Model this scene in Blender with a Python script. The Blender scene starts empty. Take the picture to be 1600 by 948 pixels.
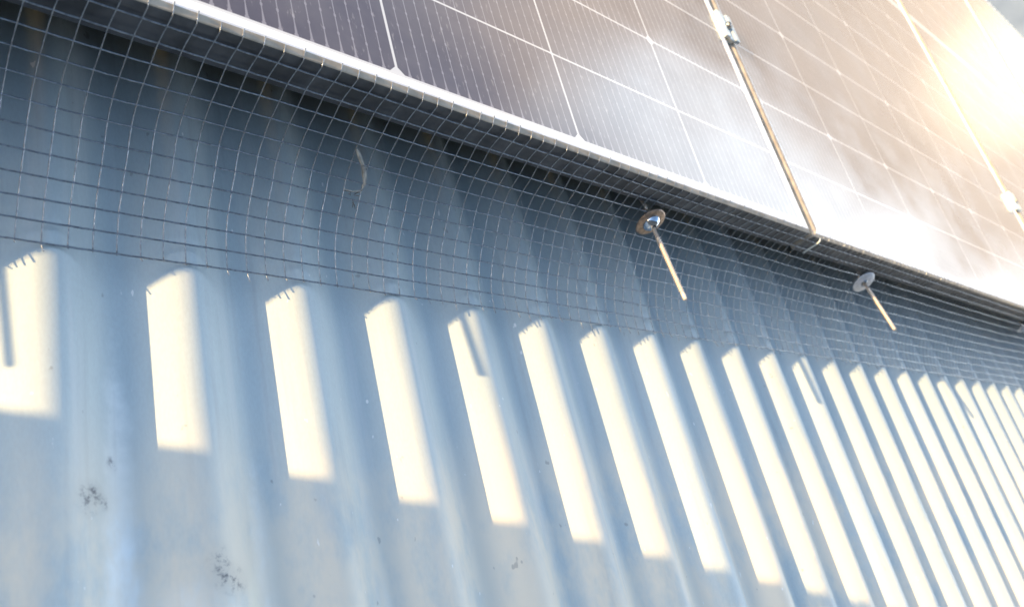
import bpy, bmesh, math, random
from mathutils import Vector, Matrix, noise

random.seed(7)
sc = bpy.context.scene
C = sc.collection
PI = math.pi

# ------------------------------------------------------------------ camera
# solved from the photograph: roof crests lie in z = 0, ribs run along y,
# the panel edge runs along x
RM = ((0.7228, -0.2366, 0.6493), (0.1112, -0.8875, -0.4471), (0.6821, 0.3954, -0.6152))
cam_d = bpy.data.cameras.new('camera')
cam = bpy.data.objects.new('camera', cam_d)
C.objects.link(cam)
right, down, fwd = (Vector(r).normalized() for r in RM)
right = (right - fwd * right.dot(fwd)).normalized()
down = fwd.cross(right)
M = Matrix((right, -down, -fwd)).transposed().to_4x4()
M.translation = Vector((0, 0, 0.432))
cam.matrix_world = M
cam_d.sensor_width = 36.0
cam_d.lens = 36.0 * 1324.48 / 1600.0
cam_d.clip_start = 0.01
cam_d.clip_end = 2000
cam_d.dof.use_dof = True
cam_d.dof.focus_distance = 0.60
cam_d.dof.aperture_fstop = 10.0
sc.camera = cam

# ------------------------------------------------------------------ sun and sky
SUN = Vector((-1.0, 0.202, 0.195)).normalized()          # towards the sun
sun_d = bpy.data.lights.new('sun', 'SUN')
sun_d.energy = 2.7
sun_d.angle = math.radians(0.45)
sun_d.color = (1.0, 0.68, 0.32)
sun = bpy.data.objects.new('sun', sun_d)
C.objects.link(sun)
sun.rotation_euler = SUN.to_track_quat('Z', 'Y').to_euler()
sun.location = (-4, 1, 3)

w = bpy.data.worlds.new('World')
sc.world = w
w.use_nodes = True
nt = w.node_tree
nt.nodes.clear()
N = nt.nodes.new
L = nt.links.new
sky = N('ShaderNodeTexSky')
sky.sky_type = 'NISHITA'
sky.sun_disc = False
sky.sun_elevation = math.asin(SUN.z)
sky.sun_rotation = math.atan2(SUN.x, SUN.y)
sky.air_density = 1.0
sky.dust_density = 1.3
sky.ozone_density = 1.5
bg = N('ShaderNodeBackground')
bg.inputs['Strength'].default_value = 0.15
L(sky.outputs[0], bg.inputs['Color'])
# low cloud bank opposite the sun: white upper part, tan hazy lower part, warm bright spot near the horizon
tc = N('ShaderNodeTexCoord')
def M_(op, a, b=0.0):
    m = N('ShaderNodeMath'); m.operation = op
    for i, v in enumerate((a, b)):
        if isinstance(v, (int, float)): m.inputs[i].default_value = v
        else: L(v, m.inputs[i])
    return m.outputs[0]
def smooth(val, a, b, lo=0.0, hi=1.0):
    m = N('ShaderNodeMapRange'); m.interpolation_type = 'SMOOTHSTEP'
    L(val, m.inputs['Value'])
    m.inputs['From Min'].default_value = a; m.inputs['From Max'].default_value = b
    m.inputs['To Min'].default_value = lo; m.inputs['To Max'].default_value = hi
    return m.outputs['Result']
sep = N('ShaderNodeSeparateXYZ'); L(tc.outputs['Generated'], sep.inputs[0])
az = M_('MULTIPLY', M_('ARCTAN2', sep.outputs[1], sep.outputs[0]), 57.2958)
el = M_('MULTIPLY', M_('ARCSINE', sep.outputs[2]), 57.2958)
def skynoise(scale, off):
    nz = N('ShaderNodeTexNoise'); nz.inputs['Scale'].default_value = scale
    nz.inputs['Detail'].default_value = 4.0; nz.inputs['Roughness'].default_value = 0.5
    mp = N('ShaderNodeMapping'); mp.inputs['Scale'].default_value = (1, 1, 1.8); mp.inputs['Location'].default_value = off
    L(tc.outputs['Generated'], mp.inputs['Vector']); L(mp.outputs[0], nz.inputs['Vector'])
    return nz.outputs[0]
n1 = skynoise(5.0, (0.3, 0.1, 0.0)); n2 = skynoise(9.0, (2.0, 5.0, 1.0))
azw = M_('ADD', az, M_('MULTIPLY', M_('SUBTRACT', n1, 0.5), 16.0))
elw = M_('ADD', el, M_('MULTIPLY', M_('SUBTRACT', n2, 0.5), 9.0))
top = M_('SUBTRACT', elw, M_('MULTIPLY', M_('SUBTRACT', azw, 20.0), 0.36))      # height above the lower rim of the white cloud
white = M_('MULTIPLY', smooth(top, 12.5, 17.0), smooth(azw, 44.0, 36.0))
cover = M_('MULTIPLY', smooth(elw, 34.0, 24.0), M_('MULTIPLY', smooth(azw, 60.0, 44.0), smooth(azw, -40.0, -10.0)))
def rgbmix(f, a, b):
    m = N('ShaderNodeMix'); m.data_type = 'RGBA'
    if isinstance(f, float): m.inputs[0].default_value = f
    else: L(f, m.inputs[0])
    for sock, v in ((m.inputs[6], a), (m.inputs[7], b)):
        if isinstance(v, tuple): sock.default_value = v
        else: L(v, sock)
    return m.outputs[2]
low = rgbmix(smooth(n2, 0.38, 0.62), (0.38, 0.31, 0.23, 1), (0.47, 0.385, 0.30, 1))
low = rgbmix(smooth(elw, 16.0, 24.0), low, (0.72, 0.60, 0.48, 1))
low = rgbmix(smooth(elw, 12.0, 8.0), low, (0.34, 0.27, 0.20, 1))
dh = N('ShaderNodeVectorMath'); dh.operation = 'DOT_PRODUCT'
L(tc.outputs['Generated'], dh.inputs[0]); dh.inputs[1].default_value = Vector((0.905, 0.39, 0.13)).normalized()
low = rgbmix(M_('MULTIPLY', smooth(dh.outputs['Value'], 0.97, 0.999), 0.5), low, (0.52, 0.40, 0.28, 1))
ccol = rgbmix(white, low, (1.25, 1.35, 1.42, 1))
dg = N('ShaderNodeVectorMath'); dg.operation = 'DOT_PRODUCT'
L(tc.outputs['Generated'], dg.inputs[0]); dg.inputs[1].default_value = Vector((0.905, 0.415, 0.105)).normalized()
glow = M_('POWER', smooth(dg.outputs['Value'], 0.9955, 0.99985), 1.7)
ccol = rgbmix(glow, ccol, (0.80, 0.62, 0.42, 1))
cb = N('ShaderNodeBackground'); L(ccol, cb.inputs['Color']); cb.inputs['Strength'].default_value = 1.0
ad2 = N('ShaderNodeMixShader'); L(cover, ad2.inputs[0]); L(bg.outputs[0], ad2.inputs[1]); L(cb.outputs[0], ad2.inputs[2])
wo = N('ShaderNodeOutputWorld'); L(ad2.outputs[0], wo.inputs['Surface'])

sc.view_settings.view_transform = 'Standard'
sc.view_settings.look = 'None'
sc.view_settings.exposure = 1.88
sc.view_settings.gamma = 1.0
sc.view_settings.use_curve_mapping = False

# ------------------------------------------------------------------ helpers
def mesh_obj(name, verts, faces, mat, parent=None, smooth_=False):
    me = bpy.data.meshes.new(name)
    me.from_pydata([tuple(v) for v in verts], [], faces)
    me.update()
    if smooth_:
        me.polygons.foreach_set('use_smooth', [True] * len(me.polygons))
    if mat: me.materials.append(mat)
    o = bpy.data.objects.new(name, me)
    C.objects.link(o)
    if parent: o.parent = parent
    return o
def bm_obj(name, bm, mat, parent=None, smooth_=False):
    me = bpy.data.meshes.new(name)
    bm.normal_update()
    bm.to_mesh(me); bm.free()
    if smooth_:
        me.polygons.foreach_set('use_smooth', [True] * len(me.polygons))
    me.materials.append(mat)
    o = bpy.data.objects.new(name, me)
    C.objects.link(o)
    if parent: o.parent = parent
    return o
def thing(name, label, cat, loc=(0, 0, 0), group=None):
    o = bpy.data.objects.new(name, None)
    C.objects.link(o)
    o.empty_display_size = 0.05
    o.location = loc
    tag(o, label, cat, group)
    return o
def tag(o, label, cat, group=None):
    o['label'] = label; o['category'] = cat
    if group: o['group'] = group
def box(bm, x0, x1, y0, y1, z0, z1, bev=0.0):
    r = bmesh.ops.create_cube(bm, size=1.0)
    vs = r['verts']
    for v in vs:
        v.co = Vector(((x0 + x1) / 2 + v.co.x * (x1 - x0), (y0 + y1) / 2 + v.co.y * (y1 - y0), (z0 + z1) / 2 + v.co.z * (z1 - z0)))
    if bev:
        es = set(e for v in vs for e in v.link_edges)
        bmesh.ops.bevel(bm, geom=list(es), offset=bev, segments=2, affect='EDGES')
def tube(V, F, pts, r, n=5, close=True):
    """append a tube along pts; r is a radius or a list of radii"""
    base = len(V); m = len(pts)
    up = Vector((0, 0, 1))
    prev = None
    for i, p in enumerate(pts):
        t = (pts[min(i + 1, m - 1)] - pts[max(i - 1, 0)])
        if t.length < 1e-9: t = Vector((0, 1, 0))
        t.normalize()
        if prev is None:
            a = t.cross(up)
            if a.length < 1e-3: a = t.cross(Vector((1, 0, 0)))
            a.normalize()
        else:
            a = (prev - t * prev.dot(t)).normalized()
        prev = a
        b = t.cross(a)
        rr = r[i] if isinstance(r, (list, tuple)) else r
        for k in range(n):
            th = 2 * PI * k / n
            V.append(p + (a * math.cos(th) + b * math.sin(th)) * rr)
    for i in range(m - 1):
        for k in range(n):
            k2 = (k + 1) % n
            F.append((base + i * n + k, base + i * n + k2, base + (i + 1) * n + k2, base + (i + 1) * n + k))
    if close:
        F.append(tuple(base + k for k in range(n))[::-1])
        F.append(tuple(base + (m - 1) * n + k for k in range(n)))
def sm(a, b, x):
    t = max(0.0, min(1.0, (x - a) / (b - a)))
    return t * t * (3 - 2 * t)

# ------------------------------------------------------------------ materials
class NB:
    """tiny node builder"""
    def __init__(s, name):
        s.m = bpy.data.materials.new(name); s.m.use_nodes = True
        s.t = s.m.node_tree; s.b = s.t.nodes['Principled BSDF']
    def n(s, ty, **kw):
        x = s.t.nodes.new(ty)
        for k, v in kw.items(): setattr(x, k, v)
        return x
    def l(s, a, b): s.t.links.new(a, b)
    def setin(s, sock, v):
        if isinstance(v, (int, float, tuple)): sock.default_value = v
        else: s.l(v, sock)
    def math(s, op, a, b=0.0, c=None):
        x = s.n('ShaderNodeMath', operation=op)
        s.setin(x.inputs[0], a); s.setin(x.inputs[1], b)
        if c is not None: s.setin(x.inputs[2], c)
        return x.outputs[0]
    def coord(s):
        return s.n('ShaderNodeTexCoord').outputs['Object']
    def noise(s, scale, detail=3, rough=0.5, vec=None, sc3=None):
        x = s.n('ShaderNodeTexNoise')
        x.inputs['Scale'].default_value = scale; x.inputs['Detail'].default_value = detail
        x.inputs['Roughness'].default_value = rough
        v = vec or s.coord()
        if sc3:
            mpn = s.n('ShaderNodeMapping'); mpn.inputs['Scale'].default_value = sc3
            s.l(v, mpn.inputs['Vector']); v = mpn.outputs[0]
        s.l(v, x.inputs['Vector'])
        return x.outputs[0]
    def rng(s, v, a, b, lo=0.0, hi=1.0, smooth=True):
        x = s.n('ShaderNodeMapRange')
        if smooth: x.interpolation_type = 'SMOOTHSTEP'
        s.l(v, x.inputs['Value'])
        for nm, q in (('From Min', a), ('From Max', b), ('To Min', lo), ('To Max', hi)): x.inputs[nm].default_value = q
        return x.outputs['Result']
    def mix(s, f, a, b):
        x = s.n('ShaderNodeMix', data_type='RGBA')
        s.setin(x.inputs[0], f); s.setin(x.inputs[6], a); s.setin(x.inputs[7], b)
        return x.outputs[2]
    def bump(s, h, strength, dist):
        x = s.n('ShaderNodeBump'); x.inputs['Strength'].default_value = strength
        x.inputs['Distance'].default_value = dist
        s.l(h, x.inputs['Height']); s.l(x.outputs[0], s.b.inputs['Normal'])

def simple(name, col, rough=0.5, metal=0.0, var=0.15, scale=60.0, bump=0.0):
    b = NB(name)
    f = b.noise(scale, 4, 0.6)
    c2 = tuple(max(0, c * (1 - var * 1.6)) for c in col)
    b.l(b.mix(b.rng(f, 0.35, 0.65), col + (1,), c2 + (1,)), b.b.inputs['Base Color'])
    b.l(b.rng(f, 0.3, 0.7, max(0.05, rough - 0.08), rough + 0.08), b.b.inputs['Roughness'])
    b.b.inputs['Metallic'].default_value = metal
    if bump: b.bump(f, bump, 0.0004)
    return b.m

def roof_material():
    b = NB('weathered_zinc_roof')
    co = b.coord()
    sx = b.n('ShaderNodeSeparateXYZ'); b.l(co, sx.inputs[0])
    x, y, z = sx.outputs
    base = b.mix(b.rng(b.noise(9, 5, 0.6, co, (1, 0.25, 1)), 0.35, 0.65), (0.535, 0.605, 0.61, 1), (0.46, 0.535, 0.55, 1))
    grain = b.noise(900, 2, 0.5, co, (1, 0.35, 1))
    base = b.mix(b.rng(grain, 0.3, 0.7, 0.0, 0.14), base, (0.34, 0.35, 0.36, 1))
    wob = b.noise(45, 4, 0.65, co)
    def blob(cx, cy, rx, ry, edge=0.35, wobble=1.1):
        dx = b.math('DIVIDE', b.math('SUBTRACT', x, cx), rx)
        dy = b.math('DIVIDE', b.math('SUBTRACT', y, cy), ry)
        d = b.math('SQRT', b.math('ADD', b.math('MULTIPLY', dx, dx), b.math('MULTIPLY', dy, dy)))
        d = b.math('ADD', d, b.math('MULTIPLY', b.math('SUBTRACT', wob, 0.5), wobble))
        return b.rng(d, 1.0 - edge, 1.0 + edge, 1.0, 0.0)
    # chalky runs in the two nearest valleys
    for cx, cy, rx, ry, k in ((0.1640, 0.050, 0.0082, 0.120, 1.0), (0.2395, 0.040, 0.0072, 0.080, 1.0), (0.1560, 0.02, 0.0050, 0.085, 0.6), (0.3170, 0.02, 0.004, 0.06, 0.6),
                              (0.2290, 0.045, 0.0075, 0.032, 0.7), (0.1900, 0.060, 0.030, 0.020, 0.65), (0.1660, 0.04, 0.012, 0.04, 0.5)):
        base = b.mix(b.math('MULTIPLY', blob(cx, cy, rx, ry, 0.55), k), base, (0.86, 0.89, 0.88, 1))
    # greyish beige silt towards the eave and long faint run-off streaks
    run = b.noise(70, 4, 0.6, co, (1, 0.05, 1))
    base = b.mix(b.rng(run, 0.5, 0.72, 0.0, 0.35), base, (0.66, 0.67, 0.66, 1))
    run2 = b.noise(110, 3, 0.6, co, (1, 0.04, 1))
    base = b.mix(b.rng(run2, 0.55, 0.75, 0.0, 0.3), base, (0.36, 0.38, 0.39, 1))
    silt = b.math('MULTIPLY', b.rng(y, 0.20, 0.09, 0.0, 0.85), b.rng(b.noise(16, 5, 0.65, co, (1, 0.5, 1)), 0.35, 0.6))
    base = b.mix(silt, base, (0.76, 0.69, 0.57, 1))
    base = b.mix(b.math('MULTIPLY', blob(0.2290, 0.050, 0.0060, 0.028, 0.5), 0.8), base, (0.80, 0.76, 0.62, 1))
    # dark scuffs
    fine = b.noise(210, 4, 0.75, co)
    for cx, cy, rx, ry in ((0.1455, 0.130, 0.0050, 0.0060), (0.1500, 0.134, 0.0030, 0.0040), (0.1545, 0.129, 0.0022, 0.0030), (0.2080, 0.090, 0.0050, 0.0080), (0.2135, 0.082, 0.0070, 0.0060), (0.1600, 0.150, 0.0020, 0.0030)):
        m_ = b.math('ADD', b.math('MULTIPLY', blob(cx, cy, rx, ry, 0.8, 1.5), b.rng(fine, 0.46, 0.66)), b.math('MULTIPLY', blob(cx, cy, rx * 1.3, ry * 1.3, 0.9, 1.2), 0.14))
        base = b.mix(b.math('MULTIPLY', m_, 0.85), base, (0.16, 0.16, 0.17, 1))
    # faint grime flecks over the sheet
    sp = b.noise(130, 2, 0.5, co, (1, 0.6, 1))
    base = b.mix(b.rng(sp, 0.735, 0.78, 0.0, 0.45), base, (0.22, 0.22, 0.22, 1))
    sp2 = b.noise(170, 2, 0.5, b.n('ShaderNodeVectorMath', operation='ADD').outputs[0] if False else co, (1.3, 0.5, 1))
    base = b.mix(b.rng(sp2, 0.745, 0.77, 0.0, 0.8), base, (0.85, 0.85, 0.83, 1))
    b.l(base, b.b.inputs['Base Color'])
    b.l(b.rng(b.noise(14, 4, 0.6, co, (1, 0.2, 1)), 0.3, 0.7, 0.52, 0.66), b.b.inputs['Roughness'])
    b.b.inputs['Metallic'].default_value = 0.12
    b.b.inputs['Specular IOR Level'].default_value = 0.35
    h = b.math('ADD', b.math('MULTIPLY', b.noise(30, 3, 0.5, co, (1, 0.15, 1)), 1.0), b.math('MULTIPLY', grain, 0.04))
    b.bump(h, 0.35, 0.0012)
    return b.m

W = 0.184; HY = 0.0925; BUS = W / 17.0
PAN_W = 1.134; PAN_L = 1.722; MARG = 0.015
CELL_Y0 = 0.0136                      # first cell edge from the outer frame face
def panel_material():
    b = NB('solar_cells_under_glass')
    co = b.coord()
    sx = b.n('ShaderNodeSeparateXYZ'); b.l(co, sx.inputs[0])
    x, y = sx.outputs[0], sx.outputs[1]
    u = b.math('SUBTRACT', x, MARG)
    v0 = b.math('SUBTRACT', y, CELL_Y0)
    half = 9 * HY
    upper = b.math('GREATER_THAN', v0, half + 0.01)
    v = b.math('SUBTRACT', v0, b.math('MULTIPLY', upper, 0.020))
    def dist(t, p):                   # distance to the nearest multiple of p
        return b.math('PINGPONG', t, p / 2)
    du = dist(u, W); dv = dist(v, HY); dv2 = dist(v, 2 * HY)
    def lt(a, t, soft=0.0003): return b.rng(a, t - soft, t + soft, 1.0, 0.0)
    lines = b.math('MAXIMUM', lt(du, 0.0011), lt(dv, 0.0010))
    dia = b.math('MAXIMUM', lt(b.math('ADD', du, dv2), 0.0072), lt(b.math('ADD', du, dv), 0.0030))
    white = b.math('MAXIMUM', lines, dia)
    # outside the cell field and in the centre gap
    out = b.math('LESS_THAN', u, 0.0)
    out = b.math('MAXIMUM', out, b.math('GREATER_THAN', u, 6 * W))
    out = b.math('MAXIMUM', out, b.math('LESS_THAN', v0, 0.0))
    out = b.math('MAXIMUM', out, b.math('GREATER_THAN', v0, 18 * HY + 0.020))
    gap = b.math('MULTIPLY', b.math('GREATER_THAN', v0, half), b.math('LESS_THAN', v0, half + 0.020))
    white = b.math('MAXIMUM', white, b.math('MAXIMUM', out, gap))
    # sixteen ribbons per cell, pads along them and pointed ends by the cell edge
    dbu = dist(u, BUS)
    tip = b.rng(dv2, 0.002, 0.012, 0.0009, 0.00028, False)
    dash = b.math('MULTIPLY', lt(dist(y, 0.0155), 0.0012), 0.00045)
    wid = b.math('ADD', tip, dash)
    bus = b.rng(b.math('SUBTRACT', dbu, wid), -0.0001, 0.00035, 1.0, 0.0)
    bus = b.math('MULTIPLY', bus, b.math('GREATER_THAN', du, 0.004))
    mott = b.noise(26, 3, 0.6, co)
    cell = b.mix(b.rng(mott, 0.3, 0.7), (0.052, 0.037, 0.054, 1), (0.072, 0.054, 0.070, 1))
    col = b.mix(b.math('MULTIPLY', bus, 0.52), cell, (0.42, 0.39, 0.42, 1))
    col = b.mix(white, col, (0.66, 0.65, 0.64, 1))
    # film of dust and dried rain marks on the glass
    dust = b.rng(b.noise(7, 5, 0.65, co), 0.3, 0.75, 0.03, 0.17)
    scr = b.noise(300, 3, 0.6, co, (1, 0.25, 1))
    dust = b.math('ADD', dust, b.rng(scr, 0.62, 0.72, 0.0, 0.25))
    col = b.mix(dust, col, (0.50, 0.45, 0.42, 1))
    b.l(col, b.b.inputs['Base Color'])
    b.b.inputs['Roughness'].default_value = 0.6
    b.b.inputs['Specular IOR Level'].default_value = 0.3
    b.b.inputs['Coat Weight'].default_value = 1.0
    b.b.inputs['Coat IOR'].default_value = 1.5
    b.l(b.rng(b.noise(11, 5, 0.6, co), 0.3, 0.7, 0.07, 0.16), b.b.inputs['Coat Roughness'])
    return b.m

M_roof = roof_material()
M_cells = panel_material()
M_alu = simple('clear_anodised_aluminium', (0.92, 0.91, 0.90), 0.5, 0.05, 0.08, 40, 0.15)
M_skirt = simple('frame_side_aluminium', (0.10, 0.105, 0.115), 0.5, 0.2, 0.3, 30)  # near-black tone paints in the shade on the frame sides
M_edge = simple('warm_lit_frame_edge', (0.50, 0.43, 0.34), 0.85, 0.0, 0.15, 60)  # beige paints in the warm grazing sun on the frame chamfer
M_tan = simple('warm_lit_frame_side', (0.52, 0.43, 0.33), 0.7, 0.0, 0.2, 60)  # tan paints in the warm light along the frame at the panel gap
M_back = simple('black_backsheet', (0.03, 0.03, 0.035), 0.6)  # a white sheet turned black to deepen the shade under the panels
M_rail = simple('mill_aluminium_rail', (0.42, 0.43, 0.44), 0.4, 0.7)
M_wire = simple('galvanised_wire', (0.37, 0.40, 0.44), 0.36, 0.85, 0.25, 400)
M_steel = simple('stainless_rod', (0.72, 0.60, 0.50), 0.4, 0.3, 0.1, 200)
M_washer = simple('dull_steel_washer', (0.68, 0.70, 0.74), 0.38, 0.35, 0.2, 150)
M_rust = simple('tarnished_washer', (0.50, 0.36, 0.26), 0.4, 0.5, 0.35, 150)
M_cap = simple('polished_cap', (0.62, 0.66, 0.72), 0.14, 1.0, 0.05, 90)
M_clamp = simple('bright_clamp', (0.50, 0.55, 0.55), 0.35, 0.4, 0.05, 60)
M_bolt = simple('dark_bolt', (0.30, 0.31, 0.32), 0.3, 0.9)
M_stalk = simple('dry_stalk', (0.42, 0.40, 0.35), 0.75, 0.0, 0.3, 200)
M_leaf = simple('brown_leaf_scrap', (0.20, 0.17, 0.13), 0.8, 0.0, 0.3, 200)
M_bag = simple('blocker_canvas', (0.10, 0.11, 0.09), 0.9, 0.0, 0.3, 120, 0.4)
M_wall = simple('rendered_wall', (0.46, 0.44, 0.41), 0.85, 0.0, 0.15, 3)
M_blocker = simple('blocker_wall', (0.09, 0.12, 0.17), 0.9, 0.0, 0.3, 5)
M_clad = simple('pale_blue_cladding', (0.06, 0.11, 0.23), 0.55, 0.1, 0.08, 2)
M_ground = simple('dry_grass_ground', (0.13, 0.13, 0.08), 0.95, 0.0, 0.4, 0.8)

# ------------------------------------------------------------------ ground
g = mesh_obj('ground', [(-400, -400, -3.2), (400, -400, -3.2), (400, 400, -3.2), (-400, 400, -3.2)], [(0, 1, 2, 3)], M_ground)
g['kind'] = 'structure'

# ------------------------------------------------------------------ shed and its corrugated roof
shed = thing('shed', 'shed under a grey blue corrugated metal roof with low sun striping its ridges', 'shed', (0, 0, -3.2))
PITCH = 0.0762; AMP = 0.0078; CREST0 = 0.1298
X0, X1 = -3.6, 6.3; YA, YB = -0.9, 2.75
def roof_sheet():
    V = []; F = []
    n = int((X1 - X0) / (PITCH / 20))
    ys = [YA, -0.3, 0.0, 0.15, 0.3, 0.6, 1.2, 2.0, YB]
    m = len(ys)
    for i in range(n + 1):
        x = X0 + (X1 - X0) * i / n
        z = AMP * math.cos(2 * PI * (x - CREST0) / PITCH) - AMP
        for y in ys:
            V.append((x, y, z + 3.2))
    for i in range(n):
        for j in range(m - 1):
            a = i * m + j
            F.append((a, a + m, a + m + 1, a + 1))
    return V, F
V, F = roof_sheet()
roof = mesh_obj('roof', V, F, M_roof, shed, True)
# the material reads object coordinates; the shed's base is 3.2 m down, x and y agree with the world
so = roof.modifiers.new('thickness', 'SOLIDIFY'); so.thickness = 0.0006; so.offset = -1
bm = bmesh.new()
for a in ((X0 + .2, X1 - .2, YA + .2, YA + .35), (X0 + .2, X1 - .2, YB - .35, YB - .2)):
    box(bm, *a, 0, 3.2 - 2 * AMP - 0.004)
for a in ((X0 + .2, X0 + .35, YA + .35, YB - .35), (X1 - .35, X1 - .2, YA + .35, YB - .35)):
    box(bm, *a, 0, 3.2 - 2 * AMP - 0.004)
bm_obj('wall', bm, M_wall, shed)

# building beyond the far end of the array
nb = thing('neighbouring_building', 'pale blue clad building seen past the far end of the panels', 'building', (13, 6, -3.2))
bm = bmesh.new(); box(bm, -1.5, 1.5, -7, 9, 0, 3.15); bm_obj('wall', bm, M_clad, nb)
for k in range(9):
    bm = bmesh.new(); box(bm, -1.56, -1.502, -6.4 + k * 1.8, -6.33 + k * 1.8, 0.003, 3.12, 0.01)
    bm_obj('cover_strip', bm, M_skirt, nb)
bm = bmesh.new(); box(bm, -1.62, 1.62, -7.1, 9.1, 3.153, 3.23, 0.02); bm_obj('roof_edge', bm, M_skirt, nb)

# house-shaped blocker added behind the camera, out of frame; it keeps low sky light off the space under the panels
hs = thing('house_blocker', 'unseen house-shaped blocker added behind the camera to cut low sky light', 'light blocker', (1.5, -5.7, -3.2))
bm = bmesh.new(); box(bm, -9, 9, -2.5, 2.5, 0, 6.6); bm_obj('wall', bm, M_blocker, hs)
bm = bmesh.new()
vs = [bm.verts.new(p) for p in ((-9.3, -2.9, 6.603), (9.3, -2.9, 6.603), (9.3, 2.9, 6.603), (-9.3, 2.9, 6.603), (-9.3, 0, 8.0), (9.3, 0, 8.0))]
for f in ((0, 1, 2, 3), (0, 4, 5, 1), (2, 5, 4, 3), (0, 3, 4), (1, 5, 2)): bm.faces.new([vs[k] for k in f])
bmesh.ops.recalc_face_normals(bm, faces=bm.faces)
bm_obj('roof', bm, M_bag, hs)

# ------------------------------------------------------------------ solar panels
PY = 0.3672; ZT = 0.1009; FH = 0.032
def frame_mesh(parent):
    """mitred frame, local origin at the front left corner, z = 0 is the panel top"""
    prof = [(0.0, -FH), (0.0, -0.0030), (0.0003, -0.0022), (0.0038, -0.0004), (0.0048, 0.0), (0.0112, 0.0), (0.0112, -0.006), (0.0020, -0.0062), (0.0020, -FH + .0018), (0.024, -FH + .0018), (0.024, -FH)]
    V = []; F = []
    n = len(prof)
    for (sx_, sy_, ox, oy) in ((1, 1, 0, 0), (-1, 1, PAN_W, 0), (-1, -1, PAN_W, PAN_L), (1, -1, 0, PAN_L)):
        for d, z in prof:
            V.append((ox + sx_ * d, oy + sy_ * d, z))
    for c in range(4):
        c2 = (c + 1) % 4
        for k in range(n):
            k2 = (k + 1) % n
            F.append((c * n + k, c2 * n + k, c2 * n + k2, c * n + k2))
    return V, F
def make_panel(label):
    t = thing('solar_panel', label, 'solar panel', (0, 0, 0), 'solar panels in a row on the roof')
    V, F = frame_mesh(t)
    fr = mesh_obj('frame', V, F, M_alu, t)
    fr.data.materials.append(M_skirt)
    fr.data.materials.append(M_edge)
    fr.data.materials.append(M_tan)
    n = 11
    for i, p in enumerate(fr.data.polygons):
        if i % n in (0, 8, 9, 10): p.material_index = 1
        if i % n in (1, 2): p.material_index = 2
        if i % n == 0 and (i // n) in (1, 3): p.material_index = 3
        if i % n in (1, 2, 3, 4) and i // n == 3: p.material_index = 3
    bm = bmesh.new(); box(bm, 0.0105, PAN_W - 0.0105, 0.0105, PAN_L - 0.0105, -0.0050, -0.0010)
    bm_obj('glass', bm, M_cells, t)
    bm = bmesh.new(); box(bm, 0.004, PAN_W - 0.004, 0.004, PAN_L - 0.004, -0.0068, -0.0055)
    bm_obj('backsheet', bm, M_back, t)
    return t
GAPX = 0.0124
P0 = 0.8837 - PAN_W
labels = ['first solar panel, beyond the frame at the far left',
          'nearest solar panel, left of the narrow gap with the silver clamp',
          'solar panel right of the narrow gap, with pale sky and cell grid mirrored in it',
          'solar panel behind the second gap, where the warm glare lies',
          'distant solar panel beyond the glare, near the top right corner',
          'last solar panel of the row at the far end of the roof']
proto = make_panel(labels[1])
proto.location = (P0, PY, ZT)
def copy_thing(t, label=None, loc=None):
    c = t.copy(); C.objects.link(c)
    if label: c['label'] = label
    if loc is not None: c.location = loc
    for ch in list(t.children):
        d = ch.copy(); C.objects.link(d); d.parent = c
        for gch in list(ch.children):
            e = gch.copy(); C.objects.link(e); e.parent = d
    return c
for k in (-1, 1, 2, 3, 4):
    dz = {1: -0.0022, 2: -0.001}.get(k, 0.0)
    pn = copy_thing(proto, labels[k + 1], (P0 + k * (PAN_W + GAPX), PY, ZT + dz))
    if k >= 2:                        # only the near gap gets the painted warm light
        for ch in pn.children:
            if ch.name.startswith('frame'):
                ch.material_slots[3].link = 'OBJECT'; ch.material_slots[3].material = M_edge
XL = P0 - PAN_W - GAPX; XR = P0 + 5 * (PAN_W + GAPX) - GAPX

# rails on feet, hidden under the panels
def make_rail(y, label):
    t = thing('mounting_rail', label, 'rail', (0, y, 0), 'rails under the panels')
    bm = bmesh.new(); box(bm, XL + .05, XR - .02, -0.02, 0.02, 0.030, ZT - FH - 0.001, 0.002); bm_obj('rail_bar', bm, M_rail, t)
    x = CREST0 - 15 * PITCH
    while x < XR:
        bm = bmesh.new()
        box(bm, x - 0.02, x + 0.02, -0.03, 0.03, 0.0006, 0.005, 0.001)
        box(bm, x - 0.006, x + 0.006, -0.018, 0.018, 0.0045, 0.0295, 0.001)
        bm_obj('foot', bm, M_rail, t)
        x += 12 * PITCH
    return t
make_rail(0.672, 'aluminium rail under the lower part of the solar panels')
make_rail(1.75, 'aluminium rail under the upper part of the solar panels')

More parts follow.
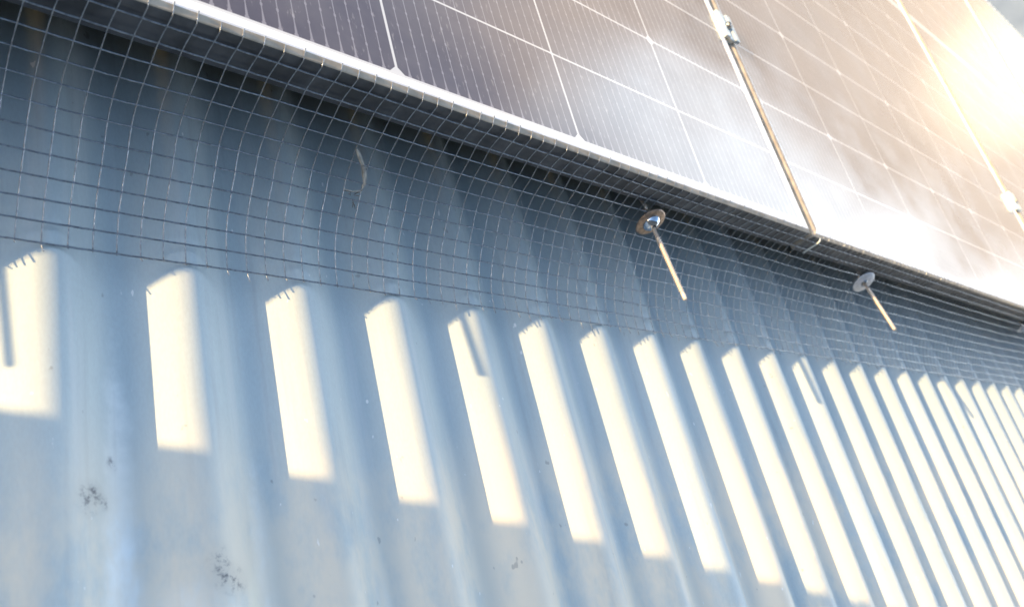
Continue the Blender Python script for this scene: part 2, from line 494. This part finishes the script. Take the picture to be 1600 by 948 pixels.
# clamps in the gaps
def make_clamp(label):
    t = thing('panel_clamp', label, 'clamp', (0, 0, 0), 'clamps between neighbouring panels')
    bm = bmesh.new()
    sec = [(-0.0155, 0.0006), (-0.0155, 0.0045), (-0.0145, 0.0055), (-0.0068, 0.0058), (-0.0050, 0.0035), (0.0050, 0.0035),
           (0.0068, 0.0058), (0.0145, 0.0055), (0.0155, 0.0045), (0.0155, 0.0006), (0.0055, 0.0003), (0.0052, -0.026), (-0.0052, -0.026), (-0.0055, 0.0003)]
    a = [bm.verts.new((x, -0.0215, z)) for x, z in sec]
    b_ = [bm.verts.new((x, 0.0215, z)) for x, z in sec]
    n = len(sec)
    for i in range(n):
        j = (i + 1) % n
        bm.faces.new((a[i], a[j], b_[j], b_[i]))
    bm.faces.new(a[::-1]); bm.faces.new(b_)
    bmesh.ops.recalc_face_normals(bm, faces=bm.faces)
    bmesh.ops.bevel(bm, geom=[e for e in bm.edges if abs(e.verts[0].co.y - e.verts[1].co.y) < 1e-6], offset=0.0006, segments=1, affect='EDGES')
    bm_obj('clamp_body', bm, M_clamp, t)
    bm = bmesh.new()
    bmesh.ops.create_cone(bm, cap_ends=True, segments=24, radius1=0.0050, radius2=0.0046, depth=0.005, matrix=Matrix.Translation((0, 0, 0.0062)))
    top = [f for f in bm.faces if f.normal.z > 0.9]
    r = bmesh.ops.inset_region(bm, faces=top, thickness=0.0018)
    for f in top:
        for v in f.verts: v.co.z -= 0.003
    bm_obj('bolt', bm, M_bolt, t)
    return t
cl0 = make_clamp('silver clamp with a bolt in the gap beside the nearest panel')
XG = [0.8837 + GAPX / 2 + k * (PAN_W + GAPX) for k in range(-1, 4)]
cl0.location = (XG[1] + 0.002, 0.672, ZT)
copy_thing(cl0, 'silver clamp in the second gap, at the right edge of the photo', (XG[2], 0.672, ZT))
copy_thing(cl0, 'silver clamp in the third gap, far along the row', (XG[3], 0.672, ZT))

# ------------------------------------------------------------------ wire mesh skirt
S = 0.0132
PROF = [(.3722, .1019), (.3708, .1015), (.3672, .0993), (.3660, .0965), (.3652, .088), (.3640, .077), (.3585, .0645), (.3530, .0515), (.3460, .0415), (.3380, .0325),
        (.3270, .0240), (.3160, .0162), (.3055, .0105), (.2950, .0062), (.2840, .0032), (.2740, .0018), (.2668, .0012)]
def resample(pts, step_n):
    P = [Vector((0, a, b)) for a, b in pts]
    dense = []
    for i in range(len(P) - 1):
        p0 = P[max(i - 1, 0)]; p1 = P[i]; p2 = P[i + 1]; p3 = P[min(i + 2, len(P) - 1)]
        for k in range(7):
            t = k / 12
            dense.append(0.5 * ((2 * p1) + (p2 - p0) * t + (2 * p0 - 5 * p1 + 4 * p2 - p3) * t * t + (3 * p1 - p0 - 3 * p2 + p3) * t ** 3))
    dense.append(P[-1])
    L_ = [0]
    for i in range(1, len(dense)): L_.append(L_[-1] + (dense[i] - dense[i - 1]).length)
    tot = L_[-1]; out = []; j = 0
    for k in range(step_n + 1):
        s = tot * k / step_n
        while j < len(L_) - 2 and L_[j + 1] < s: j += 1
        f = (s - L_[j]) / max(1e-9, L_[j + 1] - L_[j])
        out.append(dense[j].lerp(dense[j + 1], min(1, f)))
    return out, tot
SUB = 3
_, TOT = resample(PROF, 40)
ROWS = round((TOT - 0.006) / S)
SP = (TOT - 0.006) / ROWS
NST = 3 * ROWS
CURVE, _ = resample(PROF, 60)
def curve_at(s):
    f = max(0, min(1, s / TOT)) * 60; i = min(59, int(f))
    return CURVE[i].lerp(CURVE[i + 1], f - i)
# fastener positions (washer centre x, z along the mesh, pin tip)
CLIPS = [(-0.300, 0.3585, 0.069, (-0.298, 0.282, 0.0725)),
         (0.046, 0.3585, 0.069, (0.048, 0.287, 0.0725)),
         (0.630, 0.3555, 0.0598, (0.640, 0.2705, 0.0614)),
         (1.095, 0.3602, 0.0575, (1.087, 0.2800, 0.0713)),
         (1.785, 0.3655, 0.0590, (1.780, 0.2830, 0.0680)),
         (2.36, 0.3570, 0.0580, (2.37, 0.2730, 0.0620))]
def mesh_pos(x, s):
    p = curve_at(s).copy()
    u = s / TOT
    amp = math.sin(PI * min(1, u * 1.02)) ** 1.2
    # the skirt bellies out between fasteners and is drawn in at each of them
    d = min(abs(x - c[0]) for c in CLIPS)
    near = min(CLIPS, key=lambda c: abs(x - c[0]))
    pin = math.exp(-(d / 0.055) ** 2)
    ds = s / TOT
    bulge = 0.004 * math.sin(x * 5.1 + 0.7) + 0.0025 * math.sin(x * 11.3 + 2.1)
    nrm = Vector((0, -0.72, -0.30 + 0.0))
    off = (bulge * (1 - pin)) * amp
    local = math.exp(-((ds - 0.30) / 0.16) ** 2)
    off -= 0.0045 * pin * local
    q = p + Vector((x, 0, 0)) + Vector((0, -0.75, 0.55)) * off
    # shallow waviness of hand-bent mesh
    n1 = noise.noise(Vector((x * 9, s * 14, 1.3))); n2 = noise.noise(Vector((x * 23, s * 30, 5.1)))
    q += Vector((0.0016 * noise.noise(Vector((x * 6, s * 22, 9.0))), -0.0016 * n1 * amp, 0.0006 * n2 * amp))
    q.z += 0.0006 * math.sin(x * 31) * sm(0.8, 1.0, u)
    q.z = max(q.z, 0.0006)
    return q
MX0, MX1 = XL - 0.01, 3.35
V = []; F = []
nx = int((MX1 - MX0) / S)
S0 = 0.004
rng_ = random.Random(3)
for i in range(nx + 1):
    x = MX0 + i * S
    if i * 0 == 0 and not (-0.40 < x): 
        pass
    over = rng_.choice([0.0, 0.001, 0.002, 0.0035, 0.005, 0.0065])
    jit = rng_.uniform(-0.0004, 0.0004)
    pts = [mesh_pos(x + jit, S0 * rng_.uniform(0.0, 0.8) - 0.0)]
    for k in range(1, NST + 1):
        pts.append(mesh_pos(x + jit, S0 + k * SP / 3 * (1.0)) if S0 + k * SP / 3 <= TOT else mesh_pos(x + jit, TOT))
    last = pts[-1] + Vector((rng_.uniform(-.0006, .0006), -0.0005 - over, rng_.uniform(0, 0.0022)))
    pts.append(last)
    tube(V, F, pts, 0.00040, 5)
for r_ in range(0, ROWS + 1):
    s = S0 + r_ * SP
    if s < 0.012: continue
    pts = []
    for i in range(nx * 2 + 1):
        x = MX0 + i * S / 2
        q = mesh_pos(x, min(s, TOT))
        # crosses behind the long wires, with a slight kink at every weld
        q += Vector((0, 0.0005, 0.0004 if i % 2 == 0 else 0.0001))
        pts.append(q)
    tube(V, F, pts, 0.00056, 5)
mesh = mesh_obj('wire_mesh', V, F, M_wire, None, True)
tag(mesh, 'fine square galvanised wire mesh curving from the panel edge down to the roof ridges', 'wire mesh')

# ------------------------------------------------------------------ fasteners: washer, domed cap, threaded rod
def lathe(bm_V, bm_F, prof, origin, axis, seg=28, ref=None):
    axis = axis.normalized()
    a = axis.cross(Vector((0, 0, 1)))
    if a.length < 1e-3: a = Vector((1, 0, 0))
    a.normalize(); b_ = axis.cross(a)
    base = len(bm_V)
    for h, r in prof:
        for k in range(seg):
            th = 2 * PI * k / seg
            bm_V.append(origin + axis * h + (a * math.cos(th) + b_ * math.sin(th)) * r)
    for i in range(len(prof) - 1):
        for k in range(seg):
            k2 = (k + 1) % seg
            bm_F.append((base + i * seg + k, base + i * seg + k2, base + (i + 1) * seg + k2, base + (i + 1) * seg + k))
def make_clip(i, label, mat, dome, nrm, rad, smooth_len):
    cx, cy, cz, tip = CLIPS[i]
    o = Vector((cx, cy, cz)); tip = Vector(tip)
    t = thing('mesh_fastener', label, 'fastener', o, 'fasteners holding the wire mesh to the panel frame')
    n = Vector(nrm).normalized()
    ctr = n * 0.0016 + Vector((0, -0.002, 0))
    V = []; F = []
    rr = rad
    lathe(V, F, [(0.0, 0.0022), (0.0006, 0.0024), (0.0010, rr * 0.42), (0.0004, rr * 0.62), (0.0002, rr * 0.90), (-0.0002, rr * 0.985), (-0.0010, rr), (-0.0014, rr * 0.97), (-0.0008, rr * 0.6), (0.0, 0.0022)], ctr, n, 40)
    w_ = mesh_obj('washer', V, F, mat, t, True)
    V = []; F = []
    if dome:
        lathe(V, F, [(0.0006, 0.0090), (0.0012, 0.0092), (0.0024, 0.0086), (0.0042, 0.0070), (0.0056, 0.0045), (0.0063, 0.0021)], ctr, n, 32)
        cap = mesh_obj('cap', V, F, M_cap, t, True)
    else:
        lathe(V, F, [(0.0008, 0.0050), (0.0020, 0.0046), (0.0022, 0.0022)], ctr, n, 24)
        cap = mesh_obj('cap', V, F, M_bolt, t, True)
    # rod: plain stretch by the washer, then a thread up to a blunt end
    d = (tip - o); Ln = d.length; d.normalize()
    prof = [(-0.012, 0.0001), (-0.012, 0.0019), (smooth_len, 0.0019)]
    h = smooth_len + 0.0004
    end = Ln - 0.010 if i == 2 else Ln - 0.0015
    while h < end:
        prof += [(h, 0.0025), (h + 0.0006, 0.0024), (h + 0.0012, 0.0014), (h + 0.0018, 0.0015)]
        h += 0.0023
    prof += [(h, 0.0020), (Ln - 0.0008, 0.0020), (Ln, 0.0014), (Ln, 0.0001)]
    V = []; F = []
    lathe(V, F, prof, Vector((0, 0, 0)), d, 14)
    rod = mesh_obj('rod', V, F, M_steel, t, True)
    # hook behind the mesh, up to the frame's lower flange
    V = []; F = []
    p0 = -d * 0.010
    top = Vector((0, 0.372 - cy, (ZT - FH + 0.004) - cz))
    pts = [p0, p0 + Vector((0, 0.004, 0.002)), Vector((0, 0.380 - cy, -0.002)), Vector((0, 0.386 - cy, top.z - 0.008)), Vector((0, 0.384 - cy, top.z - 0.0055))]
    tube(V, F, pts, 0.0017, 8)
    mesh_obj('hook', V, F, M_steel, t, True)
    return t
NRM = (0, -0.953, 0.30)
make_clip(0, 'fastener far left of the frame, whose rod shades the first lit ridge', M_washer, False, NRM, 0.0155, 0.016)
make_clip(1, 'fastener just left of the frame, whose rod shades the fifth lit ridge', M_washer, False, NRM, 0.0155, 0.016)
make_clip(2, 'large washer with a tan rim and shiny domed cap on a long threaded rod', M_rust, True, NRM, 0.0158, 0.020)
make_clip(3, 'plain silver washer with a dark centre and threaded rod, right of the panel gap', M_washer, False, (-0.12, -0.93, 0.36), 0.0165, 0.014)
make_clip(4, 'half seen silver washer cut by the right edge of the photo', M_washer, True, NRM, 0.0165, 0.014)
make_clip(5, 'farthest fastener on the wire mesh, past the right edge of the photo', M_washer, False, NRM, 0.0155, 0.014)

# ------------------------------------------------------------------ small things on the mesh
V = []; F = []
tube(V, F, [Vector(p) for p in ((.9065, .3655, .0985), (.9063, .3622, .0960), (.9058, .3610, .0900), (.9045, .3600, .0800), (.9035, .3592, .0735))], [0.0009, 0.0010, 0.0010, 0.0010, 0.0011], 8)
hk = mesh_obj('lit_corner_strip', V, F, M_clamp, None, True)  # added bright strip in place of the lit panel frame corner
tag(hk, 'short bright wire hook hanging over the mesh at the foot of the panel gap', 'hook')

st = thing('dry_stalk', 'bent dry stalk with a brown scrap caught in the wire mesh', 'plant debris', (0.303, 0.343, 0.050))
O = Vector((0.303, 0.343, 0.050))
def at(*pts): return [Vector(p) - O for p in pts]
V = []; F = []
tube(V, F, at((.3096, .3518, .0500), (.3118, .3462, .0490), (.3145, .3400, .0472)), [0.0011, 0.0015, 0.0012], 6)
tube(V, F, at((.3145, .3400, .0472), (.3170, .3360, .0440), (.3185, .3310, .0405), (.3170, .3270, .0370), (.3110, .3250, .0360), (.3030, .3250, .0370)), [0.0014, 0.0016, 0.0010, 0.0008, 0.0005, 0.0003], 6)
mesh_obj('stem', V, F, M_stalk, st, True)
V = []; F = []
rg = random.Random(5)
for k in range(7):
    a = Vector((.311 + rg.uniform(-.003, .003), .3225 + rg.uniform(-.004, .003), .0335 + rg.uniform(-.002, .002)))
    b2 = a + Vector((rg.uniform(-.006, .004), rg.uniform(-.006, .004), rg.uniform(-.003, .003)))
    tube(V, F, at(a, (a + b2) / 2 + Vector((0, 0, .001)), b2), [0.0002, 0.0004, 0.0002], 4)
mesh_obj('frayed_scrap', V, F, M_leaf, st, True)

# ------------------------------------------------------------------ bag-shaped shadow caster added out of frame (its shadow ends the lit stripes)
bag = thing('bag_shadow_caster', 'unseen bag-shaped shadow caster added left of the camera', 'shadow caster', (-0.92, 0, 0))
rows = []
zs = [0.0006, 0.02, 0.06, 0.10, 0.15, 0.20, 0.30, 0.40, 0.47, 0.50, 0.505]
def bag_right(z):
    if z < 0.15: return 0.245 + (0.389 - 0.245) * sm(0.02, 0.15, z)
    return 0.4205 - 0.21 * z
V = []; F = []; seg = 40
for z in zs:
    yr = bag_right(z); yl = -0.33 + 0.10 * z
    sh = 1.0 if z < 0.47 else (0.96 if z < 0.5 else 0.8)
    cyy = (yr + yl) / 2; hy = (yr - yl) / 2 * sh; hx = (0.09 - 0.06 * z) * sh
    for k in range(seg):
        th = 2 * PI * k / seg
        cth, sth = math.cos(th), math.sin(th)
        V.append((hx * math.copysign(abs(cth) ** 0.5, cth), cyy + hy * math.copysign(abs(sth) ** 0.5, sth), z))
for i in range(len(zs) - 1):
    for k in range(seg):
        k2 = (k + 1) % seg
        F.append((i * seg + k, i * seg + k2, (i + 1) * seg + k2, (i + 1) * seg + k))
F.append(tuple(range(seg))[::-1]); F.append(tuple((len(zs) - 1) * seg + k for k in range(seg)))
mesh_obj('bag_body', V, F, M_bag, bag, True)
for sxx in (-0.03, 0.03):
    V = []; F = []
    pts = [Vector((sxx, -0.02 + 0.07 * math.cos(a), 0.50 + 0.055 * math.sin(a))) for a in [PI * k / 14 for k in range(15)]]
    tube(V, F, pts, 0.006, 8)
    mesh_obj('handle', V, F, M_bolt, bag, True)
